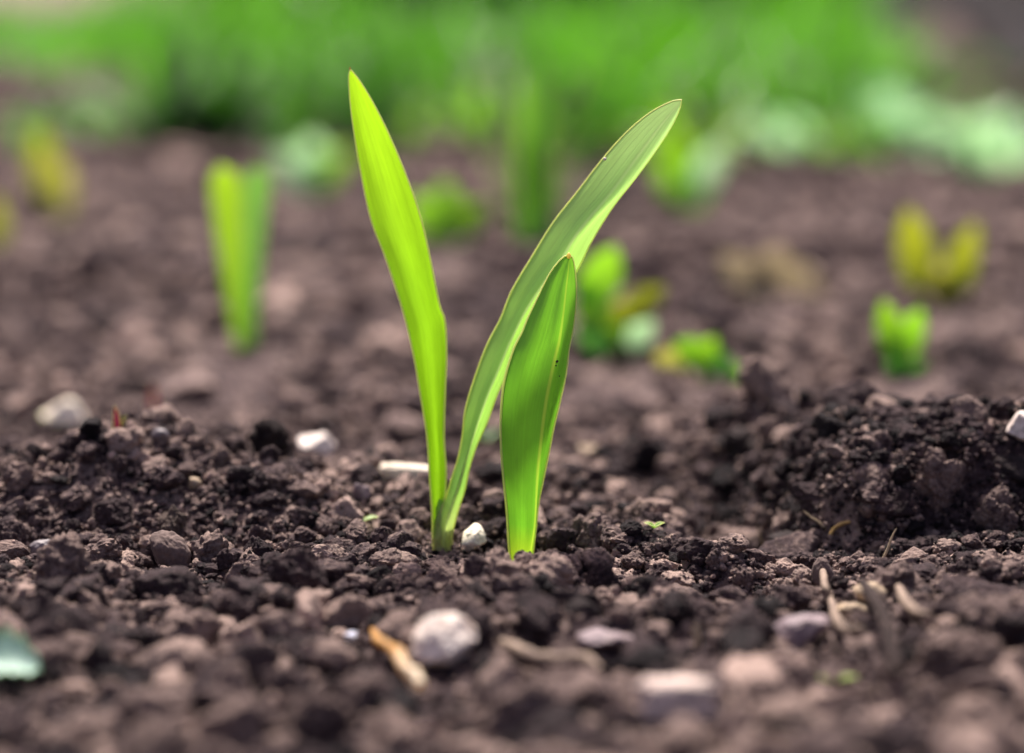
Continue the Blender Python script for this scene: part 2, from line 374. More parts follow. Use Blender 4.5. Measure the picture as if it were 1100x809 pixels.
stone(625, 655, 40, 24, 'dark blue-black stone behind the curved pale root', M_DARK, 55, 8, 20)
stone(650, 690, 66, 26, 'dull mauve flat stone behind the curved pale root', M_MAUVE, 56, 9, 14)
stone(172, 470, 22, 20, 'dark round pebble high on the low bank', M_GREY, 57, 9, 10, round_=.5, lift=.4)
stone(900, 490, 30, 16, 'thin pale flake lying on the dark face of the bank', M_BROWN, 58, 8, 20, (0, R(25), 0), lift=.5)
stone(640, 488, 40, 16, 'long pale blurred chip on the soil right of the rolled shoot', M_BEIGE, 59, 9, 16, (0, R(22), 0), lift=.4)
for k, (x_, y_, w_, h_) in enumerate(((205, 415, 60, 28), (470, 400, 46, 22), (430, 455, 60, 24), (345, 350, 44, 20), (40, 282, 46, 22), (215, 285, 50, 22), (690, 430, 54, 22), (835, 300, 90, 40))):
    lab = ['pale brown blurred lump of soil behind the low bank', 'small pale blurred lump close behind the twin-leaf shoot', 'wide pale blurred lump behind the white stick stub',
           'pale blurred lump right of the far green shoot', 'pinkish blurred lump below the far yellow shoot', 'pinkish blurred lump left of the far green shoot',
           'pale blurred lump below the broad-leaf weed', 'olive beige blurred lump beyond the steep bank'][k]
    stone(x_, y_, w_, h_, lab, M_BEIGE if k == 7 else stone_mat('dry_soil_lump', (.12, .082, .078), (.23, .165, .15), rough=.95), 70 + k, 10, 12, name='soil_lump', cat='soil lump', lift=.3)
# square wood chip
def rough_box(name, px, py, wpx, hpx, dep, mat, label, cat, rot=(0, 0, 0), seed=1):
    p = hit(px, py + hpx * .4); EXC.extend((p.x + k * mm(wpx, p) * .3, p.y + j * .004, mm(wpx, p) * .28) for k in (-1, 0, 1) for j in (-1, 0)); Dv, Fv = ICO[5]; r = np.random.default_rng(seed)
    q = (np.abs(Dv) ** 5).sum(1) ** (-1 / 5.); P = Dv * q[:, None]
    P = P * (1 + .13 * fbm(P * np.array([1.0, 2.4, 3.4]) + seed, 4, seed))[:, None]
    s = mm(wpx, p) / 2; h = mm(hpx, p) / 2; P = P * np.array([s, s * dep, h])[None]
    o = link(name, mesh_np(name, P, Fv, mat, smooth=True)); o.location = (p.x, p.y + .3 * s, p.z + h * .85); o.rotation_euler = rot
    return tag(o, label, cat)
M_CHIP = stone_mat('pale_pink_wood', (.42, .32, .29), (.68, .56, .50), scale=120, rough=.75, dirt=.5)
rough_box('wood_chip', 728, 755, 78, 44, .6, M_CHIP, 'square pinkish wood chip lying close to the camera', 'wood chip', (R(-8), R(3), R(6)), 3)
rough_box('stick_stub', 440, 513, 62, 22, .35, M_WHITE2, 'white stub of a stick lying behind the twin-leaf shoot', 'stick', (0, R(6), R(3)), 5)
for b_ in ((-.0154, .010, .004), (-.0150, .000, .005), (.002, -.002, .0045), (.002, -.011, .006)): EXC.append(b_)

def tube(name, pts, rad, mat, seg=10, sub=8, uv=True):
    """a bent round strand through points; rad is one radius per point"""
    pts = [Vector(p) for p in pts]; n = len(pts); P, Rr = [], []
    for i in range(n - 1):
        a, b, c, d = pts[max(i - 1, 0)], pts[i], pts[i + 1], pts[min(i + 2, n - 1)]
        for k in range(sub):
            t = k / sub
            P.append(.5 * ((2 * b) + (c - a) * t + (2 * a - 5 * b + 4 * c - d) * t * t + (3 * b - 3 * c + d - a) * t ** 3)); Rr.append(rad[i] * (1 - t) + rad[i + 1] * t)
    P.append(pts[-1]); Rr.append(rad[-1])
    V, F = [], []; up = Vector((.13, .31, .94))
    for i, p in enumerate(P):
        tn = (P[min(i + 1, len(P) - 1)] - P[max(i - 1, 0)]).normalized(); s = tn.cross(up).normalized(); u = s.cross(tn)
        for k in range(seg):
            a = 2 * math.pi * k / seg; rr = Rr[i] * (1 + .10 * math.sin(i * .9 + k)); V.append(p + (s * math.cos(a) + u * math.sin(a)) * rr)
    for i in range(len(P) - 1):
        for k in range(seg): F.append((i * seg + k, i * seg + (k + 1) % seg, (i + 1) * seg + (k + 1) % seg, (i + 1) * seg + k))
    nV = len(V)
    V += [P[0], P[-1]]
    Fa = F + [(nV, (k + 1) % seg, k, k) for k in range(0)]
    L0 = np.repeat(np.linspace(0, 1, len(P)), seg)
    at_ = {'lu': np.concatenate([np.tile(np.linspace(0, 1, seg), len(P)), [0, 0]]), 'lv': np.concatenate([L0, [0, 1]])}
    return mesh_np(name, np.array([v[:] for v in V]), np.array(Fa), mat, at_, smooth=True)
def strand(name, pix, radpx, mat, label, cat, lifts=None, gl=.0):
    pts, rad = [], []
    for i, (a, b) in enumerate(pix):
        p = hit(a, b)
        if lifts and i and lifts[i] is not None:               # rises off the ground in the plane of the first point
            p = at(a, b, pts[0].y)
        if not (lifts and i): EXC.extend(((p.x, p.y, mm(radpx[i], p) * 1.6 + .001), (p.x, p.y - .005, mm(radpx[i], p) * 1.6 + .001)))
        p.z += mm(radpx[i], p) * .6 + gl; pts.append(p); rad.append(mm(radpx[i], p))
    o0 = pts[0].copy(); me = tube(name, [p - o0 for p in pts], rad, mat)
    o = link(name, me, loc=o0); return tag(o, label, cat)
M_ROOT = stone_mat('dry_root', (.12, .08, .062), (.27, .20, .15), rough=.8)
M_ROOTD = stone_mat('dark_root', (.016, .011, .011), (.035, .025, .024), rough=.9, spec=.08)
M_FIB = stone_mat('straw_fibre', (.36, .27, .16), (.58, .46, .30), rough=.7)
M_STALK = leaf_mat('orange_stalk', (.52, .27, .06), (.80, .70, .52), root=(.30, .11, .03), trans=.25, streak=.55, tcol=(1.2, 1.1, .8))
strand('dry_stalk', [(395, 686), (403, 700), (407, 709), (420, 716), (428, 724), (434, 738), (445, 749), (452, 757)], [1.5, 4, 6, 5, 7.5, 7, 9, 5], M_STALK, 'orange dry stalk with a white end in front of the shoots', 'stalk', gl=.003)
strand('root_piece', [(540, 708), (556, 720), (575, 730), (600, 733), (628, 731), (645, 738)], [4, 8, 9, 9, 8, 3], M_ROOT, 'curved pale root piece lying right of the faceted stone', 'root', gl=.003)
strand('curled_root', [(884, 632), (886, 648), (893, 665), (898, 684), (908, 697), (925, 695)], [4, 4, 4, 5, 5, 4], M_ROOT, 'thin curled root winding down past the long mauve stone', 'root', gl=.003)
strand('dark_root', [(926, 660), (940, 684), (950, 706), (957, 740), (962, 765)], [4, 8, 8, 9, 6], M_ROOTD, 'dark forked root leaning over the soil behind the large mauve clod', 'root', gl=.006)
strand('brown_root', [(965, 655), (972, 672), (985, 684), (1000, 686)], [4, 6, 5, 3], M_ROOT, 'short brown root hooked beside the dark root', 'root', gl=.004)
F3 = [None, 1, 1, 1]
strand('straw_fibre', [(946, 606), (953, 592), (958, 578), (963, 568)], [1.6, 1.4, 1.1, .6], M_FIB, 'thin straw fibre standing before the tall porous clod', 'fibre', F3)
strand('straw_fibre', [(821, 590), (818, 580), (815, 572), (813, 566)], [1.5, 1.2, 1, .5], M_FIB, 'short straw fibre standing at the foot of the dark hollow', 'fibre', F3)
strand('straw_fibre', [(888, 570), (880, 562), (871, 556), (863, 549)], [1.4, 1.2, 1, .6], M_FIB, 'bent straw fibre on the angular clod in the hollow', 'fibre', F3)
strand('straw_fibre', [(892, 580), (897, 573), (906, 568), (914, 566)], [2, 2, 2, 1], stone_mat('ochre_fibre', (.34, .2, .06), (.5, .33, .12)), 'ochre fibre lying below the bent straw fibre', 'fibre', gl=.001)
strand('straw_fibre', [(748, 698), (749, 688), (747, 680), (745, 672)], [3.5, 3.5, 3, 1.5], M_FIB, 'yellowish straw stub standing behind the square wood chip', 'fibre', F3)
strand('straw_fibre', [(762, 758), (768, 745), (769, 735), (764, 728)], [4, 5, 4, 2], M_CHIP, 'pale bent splinter at the end of the square wood chip', 'fibre', F3)

# ------------------------------------------------------------------ leaves
def catmull(pts, n):
    """resample a polyline by arc length with a smooth curve through its points"""
    P = np.array(pts, float); m = len(P)
    E = np.vstack([2 * P[0] - P[1], P, 2 * P[-1] - P[-2]]); out = []
    for i in range(m - 1):
        a, b, c, d = E[i], E[i + 1], E[i + 2], E[i + 3]
        for t in np.linspace(0, 1, 14, endpoint=(i == m - 2)):
            out.append(.5 * (2 * b + (c - a) * t + (2 * a - 5 * b + 4 * c - d) * t * t + (3 * b - 3 * c + d - a) * t ** 3))
    out = np.array(out); s = np.concatenate([[0], np.cumsum(np.linalg.norm(np.diff(out[:, :3], axis=0), axis=1))])
    q = np.linspace(0, s[-1], n); return np.stack([np.interp(q, s, out[:, k]) for k in range(out.shape[1])], -1)
def leaf_mesh(name, curves, mats, nv=70, per=8, rim=.00022, origin=Vector((0, 0, 0)), rims=(0, -1)):
    """curves: longitudinal 3-D curves from the base to the tip, across the blade; a fine pale rim runs along both margins"""
    G = np.stack([catmull(c, nv) for c in curves], 1)                # nv x K x 3
    K = G.shape[1]; nu = (K - 1) * per + 1
    rows = np.stack([catmull(G[i], nu) for i in range(nv - 1)] + [np.repeat(G[-1][:1], nu, 0)], 0) if True else None
    V = rows.reshape(-1, 3); idx = np.arange(nv * nu).reshape(nv, nu)
    F = np.stack([idx[:-1, :-1], idx[:-1, 1:], idx[1:, 1:], idx[1:, :-1]], -1).reshape(-1, 4)
    lu = np.tile(np.linspace(0, 1, nu), nv); lv = np.repeat(np.linspace(0, 1, nv), nu); mi = np.zeros(len(F), int)
    Vs, Fs, U, W, M = [V], [F], [lu], [lv], [mi]; off = len(V)
    for e in rims:
        line = rows[:, e]; seg = 6; tv = []
        tn = np.gradient(line, axis=0); tn /= np.linalg.norm(tn, axis=1)[:, None] + 1e-12
        s = np.cross(tn, [0, 1, 0]); s /= np.linalg.norm(s, axis=1)[:, None] + 1e-12; u = np.cross(s, tn)
        rr = rim * np.minimum(1, np.linspace(1.6, .5, nv))
        for k in range(seg):
            a = 2 * math.pi * k / seg; tv.append(line + (s * math.cos(a) + u * math.sin(a)) * rr[:, None])
        TV = np.stack(tv, 1).reshape(-1, 3); ti = np.arange(nv * seg).reshape(nv, seg); tj = np.roll(ti, -1, 1)
        TF = np.stack([ti[:-1], tj[:-1], tj[1:], ti[1:]], -1).reshape(-1, 4) + off
        Vs.append(TV); Fs.append(TF); U.append(np.full(len(TV), .5)); W.append(np.repeat(np.linspace(0, 1, nv), seg)); M.append(np.ones(len(TF), int)); off += len(TV)
    return mesh_np(name, np.concatenate(Vs) - np.array(origin)[None], np.concatenate(Fs), mats, {'lu': np.concatenate(U), 'lv': np.concatenate(W)}, smooth=True, mi=np.concatenate(M))
def curve(pix, Y, lean, off, foot=.3):
    """image outline points (base first) laid on the leaf's own leaning plane; off = depth of this line before or behind it, fading at the tip"""
    P = np.array([p[:2] for p in pix], float); a = np.concatenate([[0], np.cumsum(np.linalg.norm(np.diff(P, axis=0), axis=1))]); a /= a[-1]; out = []
    for (px, py), q in zip(P, a):
        t = (590 - py) / 500.0; k = min(1, (1 - q) * 4.5) ** .8 * min(1, foot + q * 3.5)
        out.append(at(px, py, Y + lean * t + off * k)[:])
    return out
M_RIM = leaf_mat('pale_leaf_margin', (.72, .78, .30), (.84, .86, .52), trans=.5, streak=.1, rough=.3, tcol=(1.2, 1.2, .9))
M_LF1 = leaf_mat('yellow_green_leaf', (.23, .44, .025), (.31, .51, .03), root=(.20, .30, .05), trans=.58, streak=.3, rough=.38, tcol=(1.15, 1.3, .4))
M_LF2 = leaf_mat('glaucous_leaf', (.29, .52, .13), (.37, .55, .28), root=(.54, .52, .28), trans=.5, streak=.24, rough=.33, spec=.7, sheen=.4, tcol=(1.2, 1.3, .75), rib=(.5, .035, (.46, .58, .34)))
M_LF3 = leaf_mat('fresh_green_leaf', (.145, .38, .04), (.19, .43, .06), root=(.40, .50, .04), trans=.5, streak=.24, rough=.36, tcol=(1.25, 1.35, .5), rib=(.6, .03, (.44, .56, .12)))
YA, YB = .010, -.002
baseA = Vector((at(476, 583, YA).x, YA, H1(at(476, 583, YA).x, YA))); baseB = Vector((at(560, 597, YB).x, YB, H1(at(560, 597, YB).x, YB)))
# twin-leaf shoot
shoot = tag(empty('corn_shoot', baseA), 'tall young shoot with two spread leaf blades rising from the dark soil', 'shoot')
l1L = [(468, 612), (465, 579), (464, 548), (461.6, 513), (459, 471), (452, 426), (445, 385), (434.6, 340), (415, 279), (398, 234), (385, 171), (376.7, 116), (374.5, 80), (376, 74)]
l1R = [(476, 612), (473, 579), (474, 551), (478, 534), (479, 503), (477, 471), (478, 426), (479.6, 381), (478, 345), (472, 327), (463, 282), (452, 234), (437, 190), (420, 149), (405, 118), (388, 89), (376, 74)]
mid = lambda A, B, f, n=16: [tuple(x) for x in (catmull(A, n) * (1 - f) + catmull(B, n) * f)]
lf = link('leaf', leaf_mesh('leaf', [curve(l1L, YA, .006, 0), curve(mid(l1L, l1R, .3), YA, .006, .0022), curve(mid(l1L, l1R, .62), YA, .006, .0024), curve(l1R, YA, .006, -.0002)], [M_LF1, M_RIM], origin=baseA), shoot)
tag(lf, 'narrow bright yellow-green blade standing upright')
l2L = [(468, 612), (466, 579), (467.5, 561), (473, 549), (480, 532), (486, 512), (492, 494), (497, 468), (500, 440), (510, 406), (523, 371), (538, 342), (550, 312), (572, 275), (595, 238), (621, 205), (647, 171), (673, 142), (698, 121), (721, 109), (732, 107)]
l2R = [(488, 612), (485, 579), (492, 548), (499, 527), (504, 503), (512, 478), (523, 454), (533, 426), (542, 406), (557, 370), (571, 346), (590, 325), (606, 307), (620, 290), (635, 260), (658, 223), (684, 190), (706, 160), (722.6, 134), (731, 115), (732, 107)]
l2F = [(480, 612), (478, 579), (484, 549), (492, 524), (499, 500), (507, 474), (517, 447), (527, 421), (538, 397), (554, 358), (571, 326), (588, 301), (606, 279), (617, 260), (635, 238), (665, 208), (695, 171), (715, 142), (728, 120), (732, 107)]
lf = link('leaf', leaf_mesh('leaf', [curve(l2L, YA, -.003, .0015), curve(mid(l2L, l2F, .5, 20), YA, -.003, -.0008), curve(l2F, YA, -.003, -.0032), curve(mid(l2F, l2R, .5, 20), YA, -.003, -.0010), curve(l2R, YA, -.003, .0018)], [M_LF2, M_RIM], origin=baseA, per=6), shoot)
tag(lf, 'leaning waxy green blade folded along its length')
# the pinched foot where both blades meet
foot = [at(474, 615, YA + .0012), at(475, 592, YA + .0012), at(476, 572, YA + .0012), at(474, 552, YA + .0015), at(473, 536, YA + .0018)]
st = link('stem', tube('stem', [p - baseA for p in foot], [.0025, .0024, .0022, .0014, .0004], leaf_mat('pale_shoot_foot', (.58, .56, .30), (.34, .48, .10), trans=.5, streak=.15, tcol=(1.4, 1.4, .6))), shoot)
# rolled single shoot
shoot2 = tag(empty('corn_shoot', baseB), 'shorter single shoot with one broad rolled blade growing beside the tall shoot', 'shoot')
l3M = [(570, 618), (571, 596), (575, 565), (576.5, 534), (579, 506), (585, 471), (590, 437), (594.5, 409), (600, 375), (602, 347), (606, 312), (610, 290), (611.5, 274)]
l3L = [(550, 618), (547, 589), (544.6, 548), (541, 513), (538.4, 478), (538.4, 444), (542, 409), (552, 375), (561, 357), (567, 342), (578, 319), (591, 293), (604, 277), (611.5, 274)]
l3R = [(571, 618), (572, 596), (575, 570), (578, 541), (583, 516), (588.6, 489), (594, 461), (600.7, 433), (607.6, 402), (611, 375), (616, 350), (619, 319), (617.7, 290), (614.5, 275), (611.5, 274)]
cv = [curve(l3L, YB, -.001, .0014), curve(mid(l3L, l3M, .33), YB, -.001, -.0012), curve(mid(l3L, l3M, .68), YB, -.001, -.0024), curve(l3M, YB, -.001, -.0036),
      curve(mid(l3M, l3R, .5), YB, -.001, -.0016), curve(l3R, YB, -.001, .0020)]
lf = link('leaf', leaf_mesh('leaf', cv, [M_LF3, M_RIM], origin=baseB, per=6, rim=.00030), shoot2)
M_SPECK = stone_mat('dark_speck', (.02, .012, .008), (.05, .03, .02))
for (a, b, s) in ((598.5, 388, .00030), (597.2, 393, .00018), (601, 404, .00014)):
    p = at(a, b, YB - .0040); P, Fk = clod_shape(3, int(a * 3 + b), 'facet')
    o = link('speck', mesh_np('speck', P * s, Fk, M_SPECK, smooth=True), shoot2, p - baseB)
p = at(650, 171, YA - .0030); P, Fk = clod_shape(3, 77, 'lump')
link('speck', mesh_np('speck', P * .0005, Fk, M_WHITE, smooth=True), shoot, p - baseA)
p = at(376, 74, YA + .0062); link('leaf_tip', mesh_np('leaf_tip', P * np.array([.0002, .0002, .0005]), Fk, leaf_mat('withered_tip', (.40, .15, .08), (.5, .22, .1), trans=.5), smooth=True), shoot, p - baseA)
p = at(611.5, 275, YB - .001); link('leaf_tip', mesh_np('leaf_tip', P * np.array([.0006, .0006, .0009]), Fk, leaf_mat('cream_tip', (.72, .62, .36), (.8, .7, .5), trans=.5), smooth=True), shoot2, p - baseB)

# generic blade for all other plants: midrib polyline + half width profile
def blade_curves(base, az, length, width, lean, droop=0.0, fold=.3, side=None, n=7, foot=.45):
    fw = Vector((math.sin(az), math.cos(az), 0)); up = Vector((0, 0, 1)); sd_ = Vector((fw.y, -fw.x, 0)) if side is None else side
    L_, Mm, Rr = [], [], []; p = Vector(base); a = lean
    for i in range(n):
        t = i / (n - 1); hw = width / 2 * max(1e-3, min(1, foot + (1.4 if foot > .4 else .95) * t) * (1 - t ** (3.2 if foot > .4 else 9)) ** .8)
        nrm = (fw * -math.cos(a) + up * math.sin(a))
        Mm.append(p[:]); L_.append((p - sd_ * hw + nrm * hw * fold)[:]); Rr.append((p + sd_ * hw + nrm * hw * fold)[:])
        a += droop / (n - 1); p = p + (fw * math.sin(a) + up * math.cos(a)) * length / (n - 1)
    tip = p - (fw * math.sin(a) + up * math.cos(a)) * length / (n - 1)
    return [L_, Mm, Rr]
def plant(name, px, py, blades, mat, label, cat, group=None, part='leaf', Y=None, foot=.45, lift=0.0):
    """blades: (height px, width px, azimuth deg, lean deg, droop deg, dx px)"""
    p = hit(px, py) if Y is None else Vector((at(px, py, Y).x, Y, H1(at(px, py, Y).x, Y)))
    p.z += lift; EXC.append((p.x, p.y, max(b[1] for b in blades) * .3 * mm(1, p)))
    if p.y > .15: EXC.extend(((p.x, p.y - .02, .014), (p.x, p.y - .045, .014)))
    root = tag(empty(name, p), label, cat, group)
    for (h, wd, az, ln, dr, dx) in blades:
        c = blade_curves((mm(dx, p), 0, -.002), R(az), mm(h, p), mm(wd, p), R(ln), R(dr), side=Vector((1, .3 * math.sin(R(az)), 0)).normalized() if abs(math.sin(R(az))) < .6 else None, foot=foot)
        m_ = mat if not isinstance(mat, list) else mat[blades.index((h, wd, az, ln, dr, dx)) % len(mat)]
        link(part, leaf_mesh(part, c, [m_, M_RIM], nv=16, per=4, rim=.0001), root)
    return root
M_GB = leaf_mat('bright_green_blade', (.11, .28, .025), (.18, .38, .03), trans=.5, streak=.1, tcol=(1.4, 1.35, .4))
M_GD = leaf_mat('deep_green_blade', (.05, .19, .04), (.08, .25, .06), trans=.4, streak=.1)
M_YB = leaf_mat('yellow_blade', (.16, .21, .028), (.22, .27, .036), trans=.5, streak=.1, tcol=(1.3, 1.2, .4))
M_LIME = leaf_mat('lime_leaf', (.135, .33, .035), (.20, .42, .045), trans=.5, streak=.1, tcol=(1.3, 1.35, .4))
M_MINT = leaf_mat('mint_leaf', (.36, .58, .36), (.46, .70, .46), trans=.4, streak=.1, tcol=(1.1, 1.2, .9))
M_OLIVE = leaf_mat('olive_leaf', (.26, .28, .10), (.34, .33, .14), trans=.4, streak=.1)
M_GRASS0 = leaf_mat('weed_blade', (.05, .15, .02), (.12, .28, .04), trans=.5, streak=.2)
M_GS = leaf_mat('shoot_blade_light', (.15, .31, .03), (.27, .46, .03), trans=.5, streak=.15, tcol=(1.2, 1.25, .5))
M_GT = leaf_mat('shoot_blade_teal', (.08, .22, .06), (.14, .34, .10), trans=.4, streak=.15)
M_PALE = leaf_mat('dry_pale_leaf', (.26, .225, .16), (.36, .31, .23), trans=.3, streak=.2, tcol=(1.1, 1.05, .8))
M_CRIM = leaf_mat('crimson_leaf', (.14, .02, .05), (.20, .035, .075), trans=.4, streak=.1, tcol=(1.3, .8, .8))
def leafy(name, px, py, leaves, label, cat, Y=None, group=None):
    """leaves: (px, py of the leaf's middle, length px, width px, lean in degrees, material); each leaf has its own stalk from the foot"""
    p = hit(px, py) if Y is None else Vector((at(px, py, Y).x, Y, H1(at(px, py, Y).x, Y)))
    p.z += .002; EXC.extend(((p.x, p.y, mm(14, p)), (p.x, p.y - .02, .014), (p.x, p.y - .045, .014))); r = random.Random(px)
    root = tag(empty(name, p), label, cat, group)
    for (a, b, ln, wd, an, m_) in leaves:
        q = at(a, b, p.y + r.uniform(-.006, .006)); t = R(an); dp = r.uniform(-.35, .35)
        u = Vector((math.sin(t), dp, math.cos(t))).normalized(); sd_ = Vector((math.cos(t), r.uniform(-.5, .5), -math.sin(t))).normalized(); nn = u.cross(sd_)
        l_, w_ = mm(ln, p), mm(wd, p) / 2; C3 = [[], [], []]
        for k in range(7):
            v = k / 6; hw = w_ * (math.sin(math.pi * min(1, .06 + .94 * v) ** .8) ** .75 if k < 6 else 0) + 1e-5; c = q + u * (v - .5) * l_ + nn * (.12 * l_ * math.sin(math.pi * v)) - p
            for g_, e in zip(C3, (-1, 0, 1)): g_.append((c + sd_ * hw * e + nn * (-.25 * hw * abs(e)))[:])
        link('leaf', leaf_mesh('leaf', C3, [m_, m_], nv=18, per=4, rim=.0001), root)
        s0 = q - u * .5 * l_ - p
        link('stalk', tube('stalk', [Vector((0, 0, -.003)), s0 * .5 + Vector((0, 0, .0005)), s0], [.0006, .0005, .0003], m_, seg=6, sub=5), root)
    return root
p = hit(262, 374); p.z += .001; EXC.extend([(p.x, p.y, .006)] + [(p.x, p.y - k, .018) for k in (.02, .04, .06, .08, .10, .12, .14)])
root = tag(empty('young_shoot', p), 'blurred green flat-topped shoot of upright blades in the middle of the bed', 'shoot')
for Lp, Rp, m_, dy in (([(254, 378), (240, 300), (231, 240), (226, 195), (236, 178)], [(266, 378), (262, 300), (261, 240), (258, 195), (244, 176)], M_GS, -.001), ([(259, 378), (262, 300), (263, 240), (262, 200), (272, 178)], [(273, 378), (279, 300), (285, 240), (290, 200), (282, 176)], M_GT, .002)):
    cs = [[(Vector(at(a, b, p.y + dy + e)) - p)[:] for a, b in q] for q, e in ((Lp, 0), (mid(Lp, Rp, .5, 8), .0012), (Rp, 0))]
    link('leaf', leaf_mesh('leaf', cs, [m_, M_RIM], nv=24, per=4, rim=.00012), root)
leafy('young_shoot', 62, 236, [(50, 182, 100, 34, -8, M_YB), (66, 204, 64, 26, 6, M_OLIVE)], 'blurred yellow shoot far back in the bed behind the green shoot', 'shoot')
leafy('young_shoot', -3, 270, [(-4, 240, 60, 24, 0, M_YB)], 'yellow shoot cut by the picture edge', 'shoot')
leafy('young_shoot', 1012, 330, [(982, 266, 92, 40, -12, M_YB), (1037, 276, 80, 36, 14, M_YB), (1008, 300, 46, 44, -60, M_OLIVE), (1016, 308, 40, 36, 60, M_OLIVE)], 'blurred yellow shoot with two spread blades behind the steep bank', 'shoot')
leafy('young_shoot', 966, 412, [(956, 352, 62, 30, -14, M_GB), (979, 358, 60, 32, 18, M_LIME), (966, 388, 54, 26, -4, M_GD), (984, 396, 34, 20, 50, M_GD)], 'low green shoot just behind the steep bank', 'shoot', Y=.26)
leafy('broad_leaf_weed', 662, 392, [(646, 296, 78, 44, 24, M_LIME), (634, 328, 56, 34, -16, M_LIME), (694, 322, 50, 34, 58, M_YB), (676, 336, 44, 28, 96, M_YB), (636, 362, 48, 30, -50, M_GD), (684, 362, 54, 32, 46, M_MINT), (660, 350, 40, 30, 4, M_GB), (712, 398, 34, 20, 80, M_OLIVE)], 'broad-leaf weed with lime leaves and one yellow leaf behind the rolled shoot', 'weed')
leafy('broad_leaf_weed', 756, 410, [(744, 378, 46, 34, -62, M_LIME), (772, 390, 58, 28, 118, M_GD), (798, 404, 40, 20, 112, M_LIME), (720, 386, 40, 26, -82, M_OLIVE), (760, 376, 34, 24, 30, M_GB)], 'low spreading weed with green leaves right of the lime-leaf weed', 'weed')
leafy('dry_leaf_weed', 825, 332, [(802, 296, 76, 40, -52, M_PALE), (852, 300, 78, 38, 118, M_PALE), (826, 284, 50, 32, 40, M_PALE)], 'dry pale beige weed drooping behind the steep bank', 'weed')
leafy('leafy_seedling', 740, 226, [(722, 188, 64, 34, -28, M_LIME), (757, 182, 64, 34, 24, M_MINT), (742, 206, 44, 34, 0, M_GB), (735, 165, 44, 26, -8, M_GB)], 'pale green leafy seedling under the tip of the leaning blade', 'seedling')
leafy('leafy_seedling', 478, 268, [(460, 232, 58, 40, -48, M_LIME), (496, 236, 62, 40, 58, M_GB), (478, 216, 44, 34, 0, M_LIME)], 'green leafy seedling seen between the two tall blades', 'seedling')
leafy('leafy_seedling', 335, 210, [(318, 182, 58, 36, -48, M_MINT), (352, 180, 62, 36, 54, M_GB), (336, 166, 44, 34, 0, M_MINT)], 'pale green leafy seedling left of the upright yellow-green blade', 'seedling')
plant('tall_weed', 572, 256, [(180, 26, -80, 6, 8, -22), (215, 26, 0, 2, 6, 0), (200, 26, 80, 7, 10, 20), (160, 24, -90, 16, 20, -12), (150, 24, 90, 18, 20, 12), (190, 22, 0, -5, -6, -10), (185, 22, 0, 7, 8, 12)], [M_GRASS0, M_GD, M_GRASS0], 'tall narrow-leaved weed standing between the spread blades', 'weed')
plant('red_seedling', 126, 462, [(36, 10, -40, 6, 0, 0), (26, 8, 60, 15, 0, 3)], M_CRIM, 'tiny crimson seedling on the crest of the low bank', 'seedling')
plant('red_seedling', 165, 440, [(34, 9, 0, 4, 6, 0)], M_CRIM, 'faint pink seedling behind the crest of the low bank', 'seedling')
plant('green_seedling', 390, 570, [(15, 13, -60, 40, 50, 0), (15, 12, 80, 60, 30, 2)], M_MINT, 'tiny mint green seedling on the soil left of the twin-leaf shoot', 'seedling', lift=.0042)
plant('green_seedling', 703, 578, [(13, 10, -70, 50, 30, 0), (13, 10, 70, 50, 30, 0), (9, 9, 180, 50, 30, 0)], M_LIME, 'tiny vivid green seedling on the soil right of the rolled shoot', 'seedling', lift=.0042)
plant('green_seedling', 523, 482, [(22, 18, -70, 40, 40, 0), (20, 16, 60, 40, 40, 0)], M_MINT, 'pale green seedling just behind the gap between the shoots', 'seedling', lift=.0042)
plant('leaf_scrap', 58, 465, [(22, 12, -60, 50, 20, 0), (12, 8, 120, 70, 0, 0)], M_LIME, 'green leaf scrap under the cream stone on the bank', 'leaf', lift=.0042)
plant('leaf_scrap', 895, 744, [(22, 16, -90, 75, 10, 0), (24, 14, 90, 75, 10, 2)], M_LIME, 'pale green scrap of leaf between the large clods near the camera', 'leaf', lift=.0042)
pm = hit(-14, 748) + Vector((0, 0, .006)); EXC.append((pm.x + .004, pm.y - .004, .007)); EXC.append((pm.x + .004, pm.y - .014, .007))
sc_ = blade_curves((0, 0, 0), R(90), mm(58, pm), mm(58, pm), R(78), R(35), side=Vector((-.1, .80, .58)), foot=.7, fold=.35, n=9)
for q_, f_ in zip(range(9), (1, .8, 1.15, .7, 1.1, .75, 1.2, .6, 1)):
    for e_, g_ in ((0, f_), (2, 1.9 - f_)): sc_[e_][q_] = tuple(Vector(sc_[1][q_]).lerp(Vector(sc_[e_][q_]), max(.35, g_)))
link_ = leaf_mesh('leaf_scrap', sc_, [leaf_mat('blue_green_leaf', (.30, .52, .42), (.38, .60, .50), trans=.3, streak=.15, tcol=(1, 1.15, 1)), M_MINT], nv=20, per=4, rim=.0002)
tag(link('leaf_scrap', link_, loc=pm), 'mint green leaf lying on the soil at the picture edge near the camera', 'leaf')

